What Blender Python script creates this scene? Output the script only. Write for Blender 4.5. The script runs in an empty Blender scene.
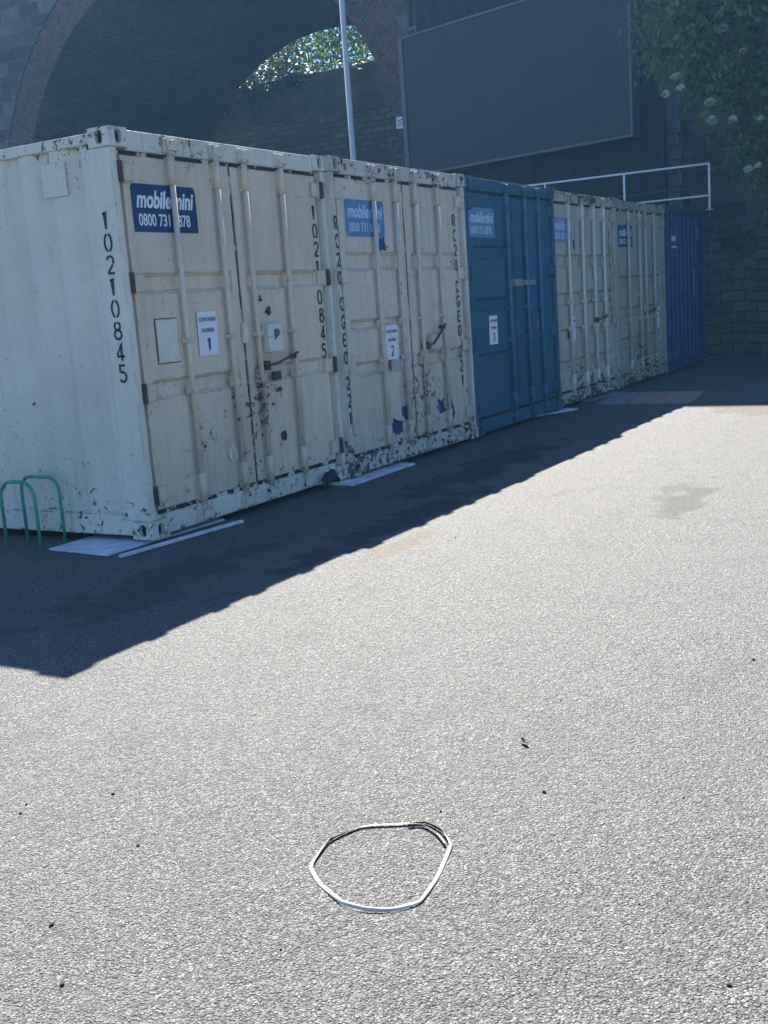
import bpy, bmesh, math, random
from mathutils import Vector, Matrix, noise as mnoise

S = bpy.context.scene
COL = S.collection
R = math.radians

# ------------------------------------------------------------------ camera
cam = bpy.data.cameras.new('camera')
camo = bpy.data.objects.new('camera', cam)
COL.objects.link(camo)
S.camera = camo
cam.sensor_fit = 'VERTICAL'
cam.sensor_height = 24.0
cam.lens = 24.0 * 1102.84 / 1024.0
cam.clip_start = 0.05
cam.clip_end = 2000
_r = Vector((0.49306506, -0.8671336, -0.07047097))
_u = Vector((0.19610038, 0.03185672, 0.98006622))
_f = Vector((0.84760338, 0.49705579, -0.18575266))
camo.matrix_world = Matrix(((_r.x, _u.x, -_f.x, -5.3293), (_r.y, _u.y, -_f.y, -4.8472),
                            (_r.z, _u.z, -_f.z, 1.4147), (0, 0, 0, 1)))

# ------------------------------------------------------------------ sky, sun, exposure
SUN_AZ, SUN_EL = 56.7, 44.7          # azimuth clockwise from +Y
W = bpy.data.worlds.new('World')
S.world = W
W.use_nodes = True
wt = W.node_tree
sky = wt.nodes.new('ShaderNodeTexSky')
sky.sky_type = 'NISHITA'
sky.sun_disc = False
sky.sun_elevation = R(SUN_EL)
sky.sun_rotation = R(SUN_AZ)
sky.air_density = 1.0
sky.dust_density = 0.3
sky.ozone_density = 3.5
tint = wt.nodes.new('ShaderNodeMix')          # deep clear blue of a dry summer sky
tint.data_type = 'RGBA'
tint.blend_type = 'MULTIPLY'
tint.inputs[0].default_value = 1.0
tint.inputs[7].default_value = (0.75, 0.94, 1.14, 1)
wt.links.new(sky.outputs[0], tint.inputs[6])
wt.links.new(tint.outputs[2], wt.nodes['Background'].inputs[0])
wt.nodes['Background'].inputs[1].default_value = 0.05
sl = bpy.data.lights.new('sun', 'SUN')
sl.energy = 5.0
sl.angle = R(0.5)
sl.color = (1.0, 0.945, 0.862)
so = bpy.data.objects.new('sun', sl)
COL.objects.link(so)
sd = Vector((math.sin(R(SUN_AZ)) * math.cos(R(SUN_EL)), math.cos(R(SUN_AZ)) * math.cos(R(SUN_EL)), math.sin(R(SUN_EL))))
so.rotation_euler = sd.to_track_quat('Z', 'Y').to_euler()
so.location = sd * 60
S.view_settings.view_transform = 'Standard'
S.view_settings.look = 'None'
S.view_settings.exposure = 1.90
S.view_settings.use_white_balance = True
S.view_settings.white_balance_temperature = 6450
S.view_settings.white_balance_tint = 9.5
S.view_settings.gamma = 1.0
S.view_settings.use_curve_mapping = False
S.render.engine = 'CYCLES'

GZ = -0.03                            # ground level (container feet at z = 0 on thin boards)

# ------------------------------------------------------------------ node helpers
class NT:
    def __init__(self, name):
        self.m = bpy.data.materials.new(name)
        self.m.use_nodes = True
        self.t = self.m.node_tree
        self.b = self.t.nodes['Principled BSDF']
    def n(self, typ, **kw):
        nd = self.t.nodes.new(typ)
        for k, v in kw.items():
            if k == 'ins':
                for i, val in v.items():
                    if isinstance(val, bpy.types.NodeSocket):
                        self.t.links.new(val, nd.inputs[i])
                    else:
                        nd.inputs[i].default_value = val
            else:
                setattr(nd, k, v)
        return nd
    def coord(self, out='Object', scale=(1, 1, 1), loc=(0, 0, 0)):
        tc = self.n('ShaderNodeTexCoord')
        mp = self.n('ShaderNodeMapping')
        self.t.links.new(tc.outputs[out], mp.inputs[0])
        mp.inputs['Scale'].default_value = scale
        mp.inputs['Location'].default_value = loc
        return mp.outputs[0]
    def noise(self, vec, scale, detail=4, rough=0.55, dist=0.0):
        return self.n('ShaderNodeTexNoise', ins={'Vector': vec, 'Scale': scale, 'Detail': detail, 'Roughness': rough, 'Distortion': dist}).outputs[0]
    def ramp(self, fac, stops):
        nd = self.n('ShaderNodeValToRGB', ins={0: fac})
        e = nd.color_ramp.elements
        while len(e) < len(stops):
            e.new(0.5)
        for el, (p, c) in zip(e, stops):
            el.position = p
            if not isinstance(c, (tuple, list)):
                c = (c, c, c)
            el.color = (*c[:3], 1)
        return nd.outputs[0]
    def mix(self, fac, a, b, typ='MIX'):
        nd = self.n('ShaderNodeMix', data_type='RGBA', blend_type=typ)
        for i, v in ((0, fac), (6, a), (7, b)):
            if isinstance(v, bpy.types.NodeSocket):
                self.t.links.new(v, nd.inputs[i])
            elif i == 0:
                nd.inputs[0].default_value = v
            else:
                nd.inputs[i].default_value = (*v[:3], 1)
        return nd.outputs[2]
    def math(self, op, a, b=None, c=None, clamp=False):
        nd = self.n('ShaderNodeMath', operation=op, use_clamp=clamp)
        for i, v in enumerate((a, b, c)):
            if v is None: continue
            if isinstance(v, bpy.types.NodeSocket):
                self.t.links.new(v, nd.inputs[i])
            else:
                nd.inputs[i].default_value = v
        return nd.outputs[0]
    def set(self, **kw):
        for k, v in kw.items():
            k = k.replace('_', ' ')
            if isinstance(v, bpy.types.NodeSocket):
                self.t.links.new(v, self.b.inputs[k])
            else:
                if isinstance(v, tuple) and len(v) == 3: v = (*v, 1)
                self.b.inputs[k].default_value = v
        return self
    def bump(self, h, strength=0.5, dist=0.01, prev=None):
        nd = self.n('ShaderNodeBump', ins={'Strength': strength, 'Distance': dist, 'Height': h})
        if prev is not None:
            self.t.links.new(prev, nd.inputs['Normal'])
        self.t.links.new(nd.outputs[0], self.b.inputs['Normal'])
        return nd.outputs[0]

def simple(name, col, rough=0.6, metal=0.0, var=0.15, scale=8.0, spec=0.5, bump=0.0):
    t = NT(name)
    v = t.coord()
    n = t.noise(v, scale, 5)
    c = t.mix(t.ramp(n, [(0.3, 0.0), (0.7, 1.0)]), tuple(x * (1 - var) for x in col), tuple(min(1, x * (1 + var)) for x in col))
    t.set(Base_Color=c, Roughness=rough, Metallic=metal, Specular_IOR_Level=spec)
    if bump:
        t.bump(n, 0.5, bump)
    return t.m

def paint(name, base, seed, chips=1.0, dirt=1.0, rust=(0.055, 0.030, 0.018), under=(0.10, 0.11, 0.12), dirtcol=(0.16, 0.14, 0.11), rough=0.5, gear=0.0):
    """old container paint: tonal drift, rain streaks, rust chips (denser along top and bottom rails), scuffs"""
    t = NT(name)
    off = (seed * 13.7, seed * 5.1, seed * 2.3)
    v = t.coord(loc=off)
    vo = t.coord()
    vs = t.coord(scale=(9, 9, 0.55), loc=off)
    big = t.noise(v, 1.1, 4)
    c = t.mix(t.ramp(big, [(0.3, 0), (0.75, 1)]), tuple(x * 0.86 for x in base), tuple(min(1, x * 1.08) for x in base))
    # chalky fine mottling
    fine = t.noise(v, 26, 6, 0.65)
    c = t.mix(t.math('MULTIPLY', t.ramp(fine, [(0.52, 0), (0.75, 1)]), 0.22 * dirt), c, dirtcol)
    # rain streaks
    st = t.noise(vs, 1.6, 5, 0.6)
    sm = t.math('MULTIPLY', t.ramp(st, [(0.50, 0), (0.76, 1)]), 0.34 * dirt)
    c = t.mix(sm, c, dirtcol)
    # grime clouds
    gr = t.noise(v, 3.3, 6, 0.6)
    c = t.mix(t.math('MULTIPLY', t.ramp(gr, [(0.55, 0), (0.8, 1)]), 0.35 * dirt), c, tuple(x * 0.6 for x in dirtcol))
    # wear mask by height : rails top and bottom are the beaten ones
    sep = t.n('ShaderNodeSeparateXYZ', ins={0: vo})
    z = sep.outputs[2]
    lo = t.math('SUBTRACT', 1.0, t.math('DIVIDE', z, 0.85), clamp=True)
    hi = t.math('MULTIPLY', t.math('SUBTRACT', z, 2.30, clamp=True), 3.2, clamp=True)
    wear = t.math('MAXIMUM', t.math('POWER', lo, 1.6), hi)
    cn = t.noise(v, 17, 8, 0.68, 0.4)
    clus = t.noise(v, 2.1, 3)
    amount = t.math('ADD', t.math('MULTIPLY', wear, 0.125 * chips), t.math('MULTIPLY', t.ramp(clus, [(0.45, 0), (0.75, 1)]), 0.075 * chips))
    if gear:      # the beaten zone round the lock gear of the doors
        gx = t.math('SUBTRACT', 1.0, t.math('DIVIDE', t.math('ABSOLUTE', t.math('SUBTRACT', sep.outputs[0], 1.40)), 0.60), clamp=True)
        gz = t.math('SUBTRACT', 1.0, t.math('DIVIDE', t.math('ABSOLUTE', t.math('SUBTRACT', z, 0.72)), 0.62), clamp=True)
        gear_m = t.math('MULTIPLY', gx, gz)
        amount = t.math('ADD', amount, t.math('MULTIPLY', gear_m, 0.13 * gear))
        wear = t.math('MAXIMUM', wear, t.math('MULTIPLY', gear_m, 1.2))
    thr = t.math('SUBTRACT', 0.700, amount)
    cm = t.math('MULTIPLY', t.math('SUBTRACT', cn, thr), 40, clamp=True)
    halo = t.math('MULTIPLY', t.math('SUBTRACT', cn, t.math('SUBTRACT', thr, 0.05)), 11, clamp=True)
    c = t.mix(t.math('MULTIPLY', halo, 0.45), c, (0.20, 0.12, 0.065))
    chipc = t.mix(t.ramp(t.noise(v, 9, 3), [(0.42, 0), (0.58, 1)]), rust, under)
    c = t.mix(cm, c, chipc)
    # rust weeping down from rails, hinges and seams
    vr = t.coord(scale=(16, 16, 1.3), loc=off)
    rs = t.noise(vr, 1.3, 5, 0.62)
    rmask = t.math('MULTIPLY', t.ramp(rs, [(0.56, 0), (0.70, 1)]), t.math('ADD', t.math('MULTIPLY', wear, 0.55 * chips), t.math('MULTIPLY', t.ramp(clus, [(0.50, 0), (0.72, 1)]), 0.40 * chips)), clamp=True)
    c = t.mix(rmask, c, (0.22, 0.125, 0.065))
    # edges rubbed through to rust
    bv = t.n('ShaderNodeBevel', samples=4, ins={'Radius': 0.016})
    gn = t.n('ShaderNodeNewGeometry')
    dt = t.n('ShaderNodeVectorMath', operation='DOT_PRODUCT', ins={0: bv.outputs[0], 1: gn.outputs['Normal']})
    edge = t.math('MULTIPLY', t.math('SUBTRACT', 0.985, dt.outputs['Value'], clamp=True), 9.0, clamp=True)
    en = t.ramp(t.noise(v, 7, 6, 0.7), [(0.44, 0), (0.54, 1)])
    em = t.math('MULTIPLY', t.math('MULTIPLY', edge, en), 0.75 * min(1, chips), clamp=True)
    c = t.mix(em, c, chipc)
    # pin-head chips
    vor = t.n('ShaderNodeTexVoronoi', ins={'Vector': v, 'Scale': 24.0})
    pm = t.math('MULTIPLY', t.math('LESS_THAN', vor.outputs['Distance'], 0.13), t.math('GREATER_THAN', clus, 0.60))
    c = t.mix(t.math('MULTIPLY', pm, 0.8), c, chipc)
    # long scuffs
    vx = t.coord(scale=(1.2, 1.2, 14), loc=off)
    sc = t.noise(vx, 2.6, 6, 0.6)
    c = t.mix(t.math('MULTIPLY', t.ramp(sc, [(0.66, 0), (0.72, 1)]), 0.30), c, dirtcol)
    t.set(Base_Color=c, Roughness=t.mix(cm, (rough,) * 3, (0.9,) * 3), Specular_IOR_Level=0.4)
    dent = t.noise(v, 2.4, 2)
    b1 = t.bump(dent, 0.5, 0.03)
    t.bump(t.math('MULTIPLY', cm, -1.0), 0.6, 0.002, b1)
    return t.m

# ------------------------------------------------------------------ mesh helpers
class MB:
    def __init__(self):
        self.bm = bmesh.new()
        self.uv = self.bm.loops.layers.uv.new('UVMap')
    def box(self, x0, x1, y0, y1, z0, z1, bev=0.0, mi=0):
        vs = [self.bm.verts.new(p) for p in ((x0, y0, z0), (x1, y0, z0), (x1, y1, z0), (x0, y1, z0), (x0, y0, z1), (x1, y0, z1), (x1, y1, z1), (x0, y1, z1))]
        fs = [self.bm.faces.new([vs[i] for i in q]) for q in ((0, 3, 2, 1), (4, 5, 6, 7), (0, 1, 5, 4), (1, 2, 6, 5), (2, 3, 7, 6), (3, 0, 4, 7))]
        for f in fs: f.material_index = mi
        if bev:
            es = list({e for f in fs for e in f.edges})
            r = bmesh.ops.bevel(self.bm, geom=es, offset=bev, segments=2, affect='EDGES', profile=0.6)
            for f in r['faces']: f.material_index = mi
        return self
    def tube(self, pts, r, seg=10, caps=True, mi=0):
        pts = [Vector(p) for p in pts]
        rs = r if isinstance(r, (list, tuple)) else [r] * len(pts)
        rings = []
        ref = None
        for i, p in enumerate(pts):
            d = (pts[min(i + 1, len(pts) - 1)] - pts[max(i - 1, 0)]).normalized()
            if ref is None:
                ref = Vector((1, 0, 0)) if abs(d.x) < 0.9 else Vector((0, 1, 0))
            a = (ref - d * ref.dot(d)).normalized()
            b = d.cross(a)
            ref = a
            rings.append([self.bm.verts.new(p + (a * math.cos(2 * math.pi * k / seg) + b * math.sin(2 * math.pi * k / seg)) * rs[i]) for k in range(seg)])
        for A, B in zip(rings, rings[1:]):
            for k in range(seg):
                f = self.bm.faces.new((A[k], A[(k + 1) % seg], B[(k + 1) % seg], B[k]))
                f.smooth = True
                f.material_index = mi
        if caps:
            self.bm.faces.new(rings[0][::-1]).material_index = mi
            self.bm.faces.new(rings[-1]).material_index = mi
        return self
    def poly(self, pts, mi=0):
        f = self.bm.faces.new([self.bm.verts.new(p) for p in pts])
        f.material_index = mi
        return f
    def quad_uv(self, pts, uvs, mi=0):
        f = self.poly(pts, mi)
        for l, u in zip(f.loops, uvs): l[self.uv].uv = u
        return f
    def prism(self, pts, d, mi=0):
        """extrude the polygon pts by the vector d"""
        d = Vector(d)
        A = [self.bm.verts.new(Vector(p)) for p in pts]
        B = [self.bm.verts.new(Vector(p) + d) for p in pts]
        n = len(pts)
        self.bm.faces.new(A).material_index = mi
        self.bm.faces.new(B[::-1]).material_index = mi
        for i in range(n):
            self.bm.faces.new((A[i], B[i], B[(i + 1) % n], A[(i + 1) % n])).material_index = mi
        return self
    def grid(self, nu, nv, fn, smooth=False, mi=0):
        vs = [[self.bm.verts.new(fn(i, j)) for j in range(nv)] for i in range(nu)]
        for i in range(nu - 1):
            for j in range(nv - 1):
                f = self.bm.faces.new((vs[i][j], vs[i + 1][j], vs[i + 1][j + 1], vs[i][j + 1]))
                f.smooth = smooth
                f.material_index = mi
        return vs
    def build(self, name, mats, parent=None, normals=True):
        if normals:
            bmesh.ops.recalc_face_normals(self.bm, faces=self.bm.faces[:])
        me = bpy.data.meshes.new(name)
        self.bm.to_mesh(me)
        self.bm.free()
        for m in (mats if isinstance(mats, (list, tuple)) else [mats]):
            me.materials.append(m)
        o = bpy.data.objects.new(name, me)
        COL.objects.link(o)
        if parent is not None: o.parent = parent
        return o

def tag(o, label=None, cat=None, group=None, kind=None):
    for k, v in (('label', label), ('category', cat), ('group', group), ('kind', kind)):
        if v: o[k] = v
    return o

def thing(name, label, cat, loc=(0, 0, 0), rz=0.0, group=None):
    o = bpy.data.objects.new(name, None)
    o.empty_display_size = 0.3
    COL.objects.link(o)
    o.location = loc
    o.rotation_euler = (0, 0, rz)
    return tag(o, label, cat, group)

# ------------------------------------------------------------------ materials
def asphalt():
    t = NT('worn_asphalt')
    v = t.coord()
    wv = t.n('ShaderNodeTexNoise', ins={'Vector': v, 'Scale': 60.0, 'Detail': 2.0})
    dv = t.n('ShaderNodeVectorMath', operation='MULTIPLY_ADD', ins={0: wv.outputs['Color'], 1: (0.012,) * 3, 2: v}).outputs[0]
    vor = t.n('ShaderNodeTexVoronoi', ins={'Vector': dv, 'Scale': 142.0, 'Randomness': 1.0})
    vor2 = t.n('ShaderNodeTexVoronoi', ins={'Vector': dv, 'Scale': 230.0})
    sep = t.n('ShaderNodeSeparateColor', ins={0: vor.outputs['Color']})
    sep2 = t.n('ShaderNodeSeparateColor', ins={0: vor2.outputs['Color']})
    stone = t.ramp(sep.outputs[0], [(0.0, (0.020, 0.020, 0.020)), (0.30, (0.080, 0.079, 0.076)), (0.70, (0.165, 0.163, 0.157)), (1.0, (0.40, 0.395, 0.38))])
    grit = t.ramp(sep2.outputs[0], [(0.0, (0.008, 0.008, 0.008)), (0.42, (0.055, 0.0545, 0.053)), (1.0, (0.24, 0.237, 0.226))])
    c = t.mix(t.ramp(vor.outputs['Distance'], [(0.30, 0), (0.55, 1)]), stone, grit)
    big = t.noise(v, 0.55, 5, 0.6)
    c = t.mix(t.ramp(big, [(0.35, 0.0), (0.7, 0.35)]), c, (0.125, 0.122, 0.116))
    mid = t.noise(v, 3.2, 6, 0.65)
    c = t.mix(t.math('MULTIPLY', t.ramp(mid, [(0.52, 0), (0.78, 1)]), 0.35), c, (0.04, 0.04, 0.042))
    vst = t.coord(scale=(0.5, 1.6, 1), loc=(3.1, 0.4, 0))
    st = t.noise(vst, 1.35, 7, 0.68)
    c = t.mix(t.math('MULTIPLY', t.ramp(st, [(0.64, 0), (0.72, 1)]), 0.5), c, (0.045, 0.044, 0.043))
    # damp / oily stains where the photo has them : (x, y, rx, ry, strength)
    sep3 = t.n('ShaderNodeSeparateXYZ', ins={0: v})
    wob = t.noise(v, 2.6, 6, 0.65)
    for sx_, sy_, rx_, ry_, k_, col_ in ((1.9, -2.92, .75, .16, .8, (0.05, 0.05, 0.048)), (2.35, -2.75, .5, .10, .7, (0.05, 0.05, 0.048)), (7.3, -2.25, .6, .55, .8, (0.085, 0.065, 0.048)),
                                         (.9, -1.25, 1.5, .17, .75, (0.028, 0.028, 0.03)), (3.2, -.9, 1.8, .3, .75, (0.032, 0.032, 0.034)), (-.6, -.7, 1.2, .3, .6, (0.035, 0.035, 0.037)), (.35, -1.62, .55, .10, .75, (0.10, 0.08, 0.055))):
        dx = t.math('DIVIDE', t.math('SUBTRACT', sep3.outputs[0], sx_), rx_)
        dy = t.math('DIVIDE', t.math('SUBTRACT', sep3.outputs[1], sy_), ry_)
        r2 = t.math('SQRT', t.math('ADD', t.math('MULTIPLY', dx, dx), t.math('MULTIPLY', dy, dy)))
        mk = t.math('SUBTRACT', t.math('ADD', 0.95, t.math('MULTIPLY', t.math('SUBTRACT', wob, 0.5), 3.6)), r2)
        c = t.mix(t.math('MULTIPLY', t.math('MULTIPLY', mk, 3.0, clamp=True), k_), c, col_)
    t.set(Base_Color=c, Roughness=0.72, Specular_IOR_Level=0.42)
    gr = t.noise(v, 130, 4, 0.7)
    gm = t.noise(v, 38, 3, 0.6)
    h = t.math('MULTIPLY', t.math('SUBTRACT', 1.0, vor.outputs['Distance'], clamp=True), t.math('ADD', 0.25, sep.outputs[1]))
    h = t.math('ADD', h, t.math('MULTIPLY', gr, 0.9))
    h = t.math('ADD', h, t.math('MULTIPLY', gm, 1.5))
    t.bump(h, 1.0, 0.0088)
    return t.m

def stone_uv(name, bw, bh, c1, c2, mortar, bump=0.03, mort=0.02, off=0.5, scale=1.0, soot=0.6, leach=0.35):
    t = NT(name)
    v = t.coord('UV')
    w = t.n('ShaderNodeTexNoise', ins={'Vector': v, 'Scale': 1.7, 'Detail': 3.0})
    dv = t.n('ShaderNodeVectorMath', operation='MULTIPLY_ADD', ins={0: w.outputs['Color'], 1: (0.05 * bh / 0.35,) * 3, 2: v})
    br = t.n('ShaderNodeTexBrick', offset=off, ins={'Vector': dv.outputs[0], 'Color1': (*c1, 1), 'Color2': (*c2, 1), 'Mortar': (*mortar, 1), 'Scale': 1.0,
             'Mortar Size': mort, 'Mortar Smooth': 0.35, 'Brick Width': bw, 'Row Height': bh, 'Bias': 0.0})
    n1 = t.noise(v, 2.2 / max(bh, .05) * .35, 7, 0.65)
    n2 = t.noise(v, 0.35, 4, 0.6)
    c = t.mix(t.ramp(n1, [(0.35, 0.0), (0.75, 0.8)]), br.outputs['Color'], tuple(x * 0.35 for x in c1))
    c = t.mix(t.math('MULTIPLY', t.ramp(n2, [(0.4, 0), (0.7, 1)]), soot), c, (0.022, 0.022, 0.022))
    # pale lime leaching down the joints
    vs = t.coord('UV', scale=(2.2, 0.35, 1))
    n3 = t.noise(vs, 1.4, 6, 0.6)
    c = t.mix(t.math('MULTIPLY', t.ramp(n3, [(0.60, 0), (0.74, 1)]), leach), c, (0.30, 0.30, 0.28))
    t.set(Base_Color=c, Roughness=0.9, Specular_IOR_Level=0.25)
    h = t.math('ADD', t.math('MULTIPLY', br.outputs['Fac'], -1.0), t.math('MULTIPLY', n1, 0.9))
    t.bump(h, 0.9, bump)
    return t.m

def leafmat(name, a, b, trans=0.35, rough=0.5):
    t = NT(name)
    v = t.coord()
    ge = t.n('ShaderNodeNewGeometry')
    n = t.noise(v, 1.3, 4)
    f = t.math('ADD', t.math('MULTIPLY', ge.outputs['Random Per Island'], 0.6), t.math('MULTIPLY', n, 0.5))
    c = t.mix(f, a, b)
    t.set(Base_Color=c, Roughness=rough, Specular_IOR_Level=0.4)
    tr = t.n('ShaderNodeBsdfTranslucent')
    cc = t.mix(1.0, c, (1.5, 1.7, 0.6), 'MULTIPLY')
    t.t.links.new(cc, tr.inputs[0])
    mx = t.n('ShaderNodeMixShader', ins={0: trans})
    t.t.links.new(t.b.outputs[0], mx.inputs[1])
    t.t.links.new(tr.outputs[0], mx.inputs[2])
    t.t.links.new(mx.outputs[0], t.t.nodes['Material Output'].inputs[0])
    return t.m

M = {}
M['asphalt'] = asphalt()
M['earth'] = simple('earth', (0.05, 0.045, 0.035), 0.95, var=0.4, scale=3, bump=0.05)
M['stone'] = stone_uv('sooty_viaduct_stone', 0.85, 0.40, (0.25, 0.24, 0.22), (0.065, 0.063, 0.06), (0.27, 0.26, 0.245), 0.09, 0.024, soot=0.40)
M['brickring'] = stone_uv('arch_brick', 0.235, 0.118, (0.22, 0.115, 0.09), (0.085, 0.055, 0.048), (0.26, 0.235, 0.21), 0.02, 0.012, soot=0.3)
M['vault'] = stone_uv('vault_brick', 0.24, 0.08, (0.22, 0.15, 0.12), (0.075, 0.055, 0.048), (0.13, 0.12, 0.11), 0.02, 0.008, soot=0.75, leach=0.0)
M['rubble'] = stone_uv('rubble_wall_stone', 0.55, 0.21, (0.20, 0.19, 0.17), (0.10, 0.097, 0.09), (0.045, 0.045, 0.043), 0.05, 0.022, soot=0.35)
M['yardwall'] = stone_uv('yard_wall_stone', 0.43, 0.165, (0.15, 0.137, 0.11), (0.10, 0.092, 0.075), (0.055, 0.052, 0.045), 0.04, 0.014, soot=0.35)
M['leaf'] = leafmat('elder_leaf', (0.06, 0.105, 0.045), (0.18, 0.235, 0.11), 0.35)
M['leaf2'] = leafmat('bright_leaf', (0.045, 0.08, 0.022), (0.105, 0.15, 0.045), 0.42, 0.75)
M['ivy'] = leafmat('ivy_leaf', (0.018, 0.035, 0.012), (0.04, 0.065, 0.02), 0.2)
M['petal'] = simple('creamy_petals', (0.72, 0.73, 0.58), 0.7, var=0.08)
M['bark'] = simple('bark', (0.09, 0.075, 0.058), 0.9, var=0.4, scale=14, bump=0.02)
M['rubber'] = simple('black_rubber', (0.02, 0.02, 0.021), 0.7, var=0.3)
M['void'] = simple('dark_inside', (0.02, 0.021, 0.024), 0.9)
M['black_steel'] = simple('black_steel', (0.022, 0.023, 0.026), 0.5, var=0.25)
M['ink'] = simple('black_stencil_ink', (0.035, 0.037, 0.042), 0.7, var=0.5, scale=40)
M['white'] = simple('white_lettering', (0.80, 0.82, 0.84), 0.5, var=0.05)
M['fadedwhite'] = simple('faded_lettering', (0.50, 0.60, 0.70), 0.6, var=0.12, scale=30)
M['paper'] = simple('paper', (0.78, 0.80, 0.86), 0.7, var=0.03)
M['papertext'] = simple('print_ink', (0.05, 0.06, 0.12), 0.7, var=0.1)
M['galv'] = simple('galvanised_steel', (0.42, 0.44, 0.46), 0.45, 0.6, var=0.2, scale=12)
M['white_steel'] = simple('white_painted_rail', (0.80, 0.82, 0.83), 0.45, var=0.06)
M['green_steel'] = simple('green_painted_steel', (0.06, 0.34, 0.21), 0.45, var=0.25, scale=25)
M['ruststeel'] = simple('rusty_steel', (0.085, 0.055, 0.038), 0.85, var=0.5, scale=30)
M['board'] = simple('white_board', (0.58, 0.61, 0.67), 0.55, var=0.28, scale=9)
M['greyboard'] = simple('grey_board', (0.20, 0.215, 0.24), 0.7, var=0.15, scale=6)
M['pinkboard'] = simple('pinkish_board', (0.33, 0.205, 0.175), 0.75, var=0.2, scale=5)
M['bag'] = simple('dark_plastic', (0.018, 0.022, 0.032), 0.4, var=0.3)
M['strap'] = simple('white_plastic_strap', (0.50, 0.485, 0.455), 0.5, var=0.10, scale=30)
M['pebble'] = simple('dark_stone', (0.03, 0.03, 0.03), 0.85, var=0.4, scale=60)
M['drape'] = simple('black_cloth', (0.018, 0.020, 0.024), 0.85, var=0.2)

def screen_mat():
    t = NT('dead_led_screen')
    v = t.coord('UV')
    # faint cabinet seams
    br = t.n('ShaderNodeTexBrick', offset=0.0, ins={'Vector': v, 'Color1': (0.015, 0.018, 0.023, 1), 'Color2': (0.018, 0.021, 0.026, 1), 'Mortar': (0.020, 0.022, 0.026, 1), 'Scale': 1.0, 'Mortar Size': 0.004, 'Brick Width': 0.5, 'Row Height': 0.5})
    t.set(Base_Color=br.outputs['Color'], Roughness=0.5, Specular_IOR_Level=0.5)
    return t.m
M['screen'] = screen_mat()

# ------------------------------------------------------------------ ground
g = MB()
g.poly([(-160, -160, GZ), (160, -160, GZ), (160, 160, GZ), (-160, 160, GZ)])
tag(g.build('ground', M['asphalt']), kind='structure')

# ------------------------------------------------------------------ viaduct with one open arch
XF, XB = 22.0, 31.0                 # front and back faces
AC, AZ, AR = 16.9, 4.8, 7.1         # arch centre y, springing z, radius
HV = 17.0
Y0, Y1 = -26.0, 62.0
NA = 40
def arc(r, ac=AC, az=AZ):
    return [(ac + r * math.cos(math.pi * k / NA), az + r * math.sin(math.pi * k / NA)) for k in range(NA + 1)]

via = thing('viaduct', 'sooty stone railway viaduct behind the containers with a tall open brick lined arch', 'viaduct', (XF, AC, GZ))
def vl(x, y, z): return (x - XF, y - AC, z - GZ)
RING = 1.05
AC2, AZ2 = 17.3, 4.2            # the barrel dips a little towards its far end
def spandrel(mb, x, r, AC=AC, AZ=AZ):
    ps = arc(r, AC, AZ)
    for (ya, za), (yb, zb) in zip(ps, ps[1:]):
        q = [(ya, za), (yb, zb), (yb, HV), (ya, HV)]
        mb.quad_uv([vl(x, *p) for p in q], q)
    for ya, yb in ((Y0, AC - r), (AC + r, Y1)):
        n = 6
        for i in range(n):
            a, b = ya + (yb - ya) * i / n, ya + (yb - ya) * (i + 1) / n
            q = [(a, GZ - 0.5), (b, GZ - 0.5), (b, HV), (a, HV)]
            mb.quad_uv([vl(x, *p) for p in q], q)
w = MB()
spandrel(w, XF, AR + RING)
spandrel(w, XB, AR, AC2, AZ2)
for ya, yb, x0, x1 in ((Y0, Y0, XF, XB), (Y1, Y1, XF, XB)):
    q = [(x0, ya, GZ), (x1, ya, GZ), (x1, ya, HV), (x0, ya, HV)]
    w.quad_uv([vl(*p) for p in q], [(p[0], p[2]) for p in q])
q = [(XF, Y0, HV), (XB, Y0, HV), (XB, Y1, HV), (XF, Y1, HV)]
w.quad_uv([vl(*p) for p in q], [(p[0], p[1]) for p in q])
w.build('wall', M['stone'], via)
# brick ring flush with the spandrel, set 4 cm back and butting against it
rg = MB()
pi_, po = arc(AR), arc(AR + RING)
for k in range(NA):
    l0, l1 = k * math.pi * AR / NA, (k + 1) * math.pi * AR / NA
    rg.quad_uv([vl(XF + .04, *pi_[k]), vl(XF + .04, *po[k]), vl(XF + .04, *po[k + 1]), vl(XF + .04, *pi_[k + 1])],
               [(0, l0), (RING, l0), (RING, l1), (0, l1)])
    rg.quad_uv([vl(XF + .04, *po[k]), vl(XF, *po[k]), vl(XF, *po[k + 1]), vl(XF + .04, *po[k + 1])], [(0, l0), (.04, l0), (.04, l1), (0, l1)])
for s in (-1, 1):                   # brick jamb below springing
    ya, yb = AC + s * AR, AC + s * (AR + RING)
    rg.quad_uv([vl(XF + .04, ya, GZ - .5), vl(XF + .04, yb, GZ - .5), vl(XF + .04, yb, AZ), vl(XF + .04, ya, AZ)], [(0, -5.3), (RING, -5.3), (RING, 0), (0, 0)])
rg.build('arch_ring', M['brickring'], via)
va = MB()
pb_ = arc(AR, AC2, AZ2)
for k in range(NA):
    l0, l1 = k * math.pi * AR / NA, (k + 1) * math.pi * AR / NA
    va.quad_uv([vl(XF + .04, *pi_[k]), vl(XB, *pb_[k]), vl(XB, *pb_[k + 1]), vl(XF + .04, *pi_[k + 1])], [(XF, l0), (XB, l0), (XB, l1), (XF, l1)])
for s in (-1, 1):
    ya = AC + s * AR
    va.quad_uv([vl(XF + .04, ya, GZ - .5), vl(XB, ya + AC2 - AC, GZ - .5), vl(XB, ya + AC2 - AC, AZ2), vl(XF + .04, ya, AZ)], [(XF, -5.3), (XB, -5.3), (XB, 0), (XF, 0)])
for f in va.bm.faces: f.smooth = True
va.build('vault', M['vault'], via)
pp = MB()
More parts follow.
